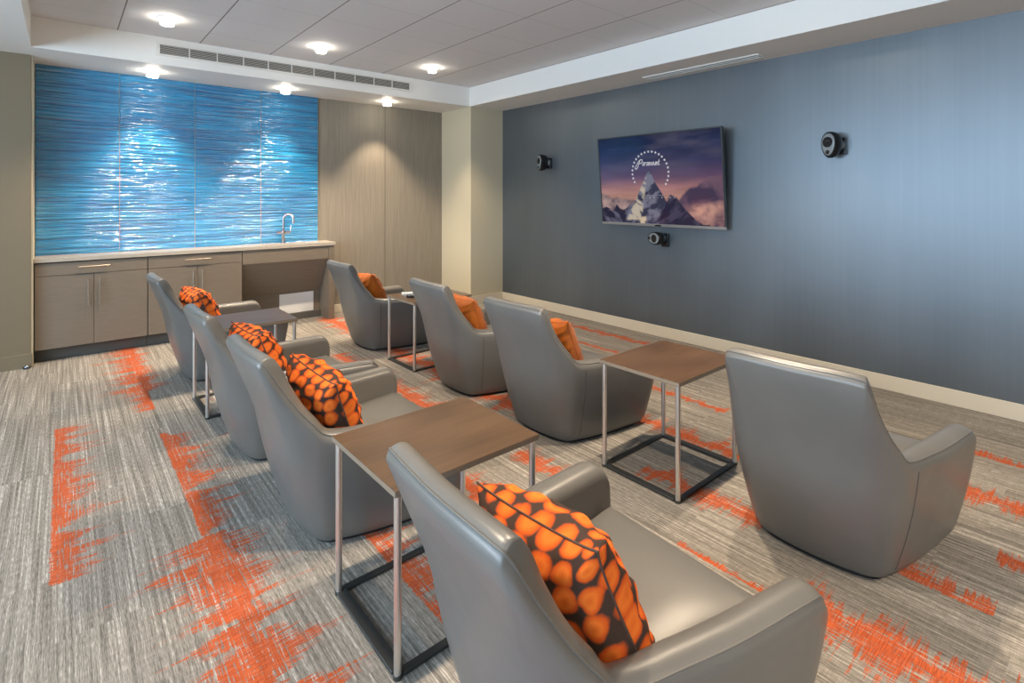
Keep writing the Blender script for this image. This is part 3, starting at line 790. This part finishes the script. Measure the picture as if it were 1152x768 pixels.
# ------------------------------------------------------------------ wall speakers
def egg(bm, prof_, n=40, wide=.052, tall_up=.055, tall_dn=.115, taper=.72):
    rings = []
    for (k, x) in prof_:
        ring = []
        for i in range(n):
            t_ = 2*PI*i/n; c, s = math.cos(t_), math.sin(t_)
            z = s*(tall_up if s > 0 else tall_dn); w = wide*(1 if s > 0 else 1-(1-taper)*(s*s)**.9); c = math.copysign(abs(c)**.85, c)
            ring.append(bm.verts.new((x, c*w*k*1.0, z*k)))
        rings.append(ring)
    for A, B in zip(rings, rings[1:]):
        for q in range(n): bm.faces.new((A[q], A[(q+1) % n], B[(q+1) % n], B[q]))
    bm.faces.new(rings[0][::-1]); bm.faces.new(rings[-1])
def speaker(loc, rz, rx, label, standing=True):
    r = empty('wall_speaker', loc, 0, label, 'speaker', 'small black wall speakers')
    def T(bm, roll=rx): bmesh.ops.transform(bm, matrix=Matrix.Rotation(rz, 4, 'Z') @ Matrix.Rotation(roll, 4, 'X'), verts=bm.verts); return bm
    bm = bmesh.new(); egg(bm, [(.93, -.150), (1., -.140), (1., -.115), (.90, -.075), (.70, -.050)], wide=.064, tall_up=.088, tall_dn=.112, taper=.80); obj('housing', T(bm), M['plastic_black'], r, smooth=True)
    bm = bmesh.new(); egg(bm, [(.72, -.156), (.80, -.154), (.84, -.149)], wide=.064, tall_up=.088, tall_dn=.112, taper=.80); bf = obj('baffle', T(bm), M['plastic_grey'], r, smooth=False)
    bm = bmesh.new(); lathe(bm, [(.040, -.156), (.040, -.160), (.034, -.161), (.028, -.157), (.012, -.159), (.001, -.162)], (0, 0, .008), 'x', 28); obj('cone', T(bm), M['plastic_black'], bf, smooth=True)
    bm = bmesh.new(); lathe(bm, [(.016, -.1565), (.016, -.160), (.010, -.161), (.001, -.163)], (0, 0, -.068), 'x', 20); obj('tweeter', T(bm), M['plastic_black'], bf, smooth=True)
    bm = bmesh.new(); lathe(bm, [(.034, -.070), (.042, -.045), (.042, -.018)], (0, 0, -.01), 'x', 24); obj('bracket', T(bm), M['plastic_grey'], r, smooth=True)
    bm = BX(-.040, -.001, -.036, .036, -.085, .045); obj('wall_plate', bm if standing else T(bm), M['plastic_black'], r, bevel=.004)
speaker((TVX, 4.645, 1.835), math.radians(-20), 0, 'small black wall speaker left of the television, near the column')
speaker((TVX, 1.445, 1.815), math.radians(-20), 0, 'small black wall speaker on the slate wall right of the television')
speaker((TVX, 3.00, .995), math.radians(-20), PI/2, 'small black speaker lying sideways on the wall below the television')

# ------------------------------------------------------------------ ceiling fittings
def downlight(x, y, z, energy, label=None, group='recessed downlights', cat='light', cone=150, blend=.9):
    r = empty('downlight', (x, y, z), 0, label, cat, group)
    bm = bmesh.new(); lathe(bm, [(.050, -.001), (.072, -.001), (.070, -.007), (.052, -.008)], n=36); obj('trim_ring', bm, M['white_metal'], r, smooth=True)
    bm = bmesh.new(); lathe(bm, [(.047, -.002), (.047, -.048), (.043, -.054), (.030, -.056)], n=32); obj('lens', bm, M['lamp_glass'], r, smooth=True)
    lamp('downlight_beam', 'SPOT', (0, 0, -.062), energy, WARM, (0, 0, 0), r, spot_size=math.radians(cone), spot_blend=blend, shadow_soft_size=.035)
    return r
for k, (x, y) in enumerate([(.63, 4.955), (1.855, 4.955), (3.075, 4.955)]):
    downlight(x, y, CEI, SPOT_E, cone=112, blend=.5, label=['leftmost glowing downlight in the tiled ceiling, above the left end of the air vent', 'middle glowing downlight in the tiled ceiling, above the air vent', 'rightmost glowing downlight in the tiled ceiling, near its corner'][k])
for k, (x, y) in enumerate([(.637, 5.93), (1.833, 5.93), (3.036, 5.93)]):
    downlight(x, y, SOF, SPOT_LOW_E, ['glowing soffit downlight over the second blue glass panel', 'glowing soffit downlight over the rightmost blue glass panel', 'glowing soffit downlight over the brown-grey wall beside the blue panels'][k], cone=84, blend=.55)
for k, (x, y) in enumerate([(.63, 1.5), (1.855, 1.5), (3.075, 1.5), (.63, -1.6), (1.855, -1.6), (3.075, -1.6)]):
    downlight(x, y, CEI, SPOT_E, '%s downlight of the tiled ceiling row %s, outside the photo' % (('left', 'middle', 'right')[k % 3], ('over the nearest chairs', 'behind the camera')[k//3]), cone=112, blend=.5)

# long linear grille on the back soffit face
v_ = empty('air_vent', (1.894, TRY, 2.712), 0, 'long white slotted air vent along the ceiling step above the blue panels', 'vent')
hw, hh = 1.242, .041
bm = BX(-hw, hw, -.004, -.001, -hh, hh); obj('backing', bm, M['vent_dark'], v_)
bm = bmesh.new(); box(bm, -hw-.03, hw+.03, -.014, -.001, hh, hh+.016); box(bm, -hw-.03, hw+.03, -.014, -.001, -hh-.016, -hh); box(bm, -hw-.03, -hw, -.014, -.001, -hh, hh); box(bm, hw, hw+.03, -.014, -.001, -hh, hh)
obj('frame', bm, M['white_metal'], v_, bevel=.002)
for k in range(1, 11):
    x = -hw+2*hw*k/11; obj('divider', BX(x-.004, x+.004, -.013, -.004, -hh, hh), M['white_metal'], v_)
for k in range(6):
    z = -hh+.007+k*.0136; obj('blade', BX(-hw, hw, -.009, -.0045, z-.0016, z+.0016), M['soffit_paint'], v_)
# slot diffuser under the right soffit
v_ = empty('slot_vent', (4.385, 2.54, SOF), 0, 'narrow white slot air diffuser under the right soffit above the television', 'vent')
bm = bmesh.new(); L_, w_ = .565, .060
for a in (-w_, -.005, w_-.010): box(bm, a, a+.010, -L_, L_, -.010, 0)
for b in (-L_, L_-.012): box(bm, -w_+.010, -.005, b, b+.012, -.0098, 0); box(bm, .005, w_-.010, b, b+.012, -.0098, 0)
obj('frame', bm, M['white_metal'], v_)
obj('slot', BX(-w_+.010, w_-.010, -L_+.012, L_-.012, -.0015, -.0002), M['vent_dark'], v_)
# door stop at the pier
d_ = empty('door_stop', (-.225, 5.862, 0), 0, 'small round metal door stop on the carpet at the foot of the tan pier', 'door stop')
bm = bmesh.new(); lathe(bm, [(.024, 0), (.024, .006), (.020, .022), (.012, .030), (.004, .032)], (0, -.012, 0), n=24); obj('dome', bm, M['chrome'], d_, smooth=True)
bm = bmesh.new(); lathe(bm, [(.0245, .007), (.0262, .010), (.0262, .015), (.0235, .018)], (0, -.012, 0), n=24); obj('rubber_band', bm, M['plastic_black'], d_, smooth=True)
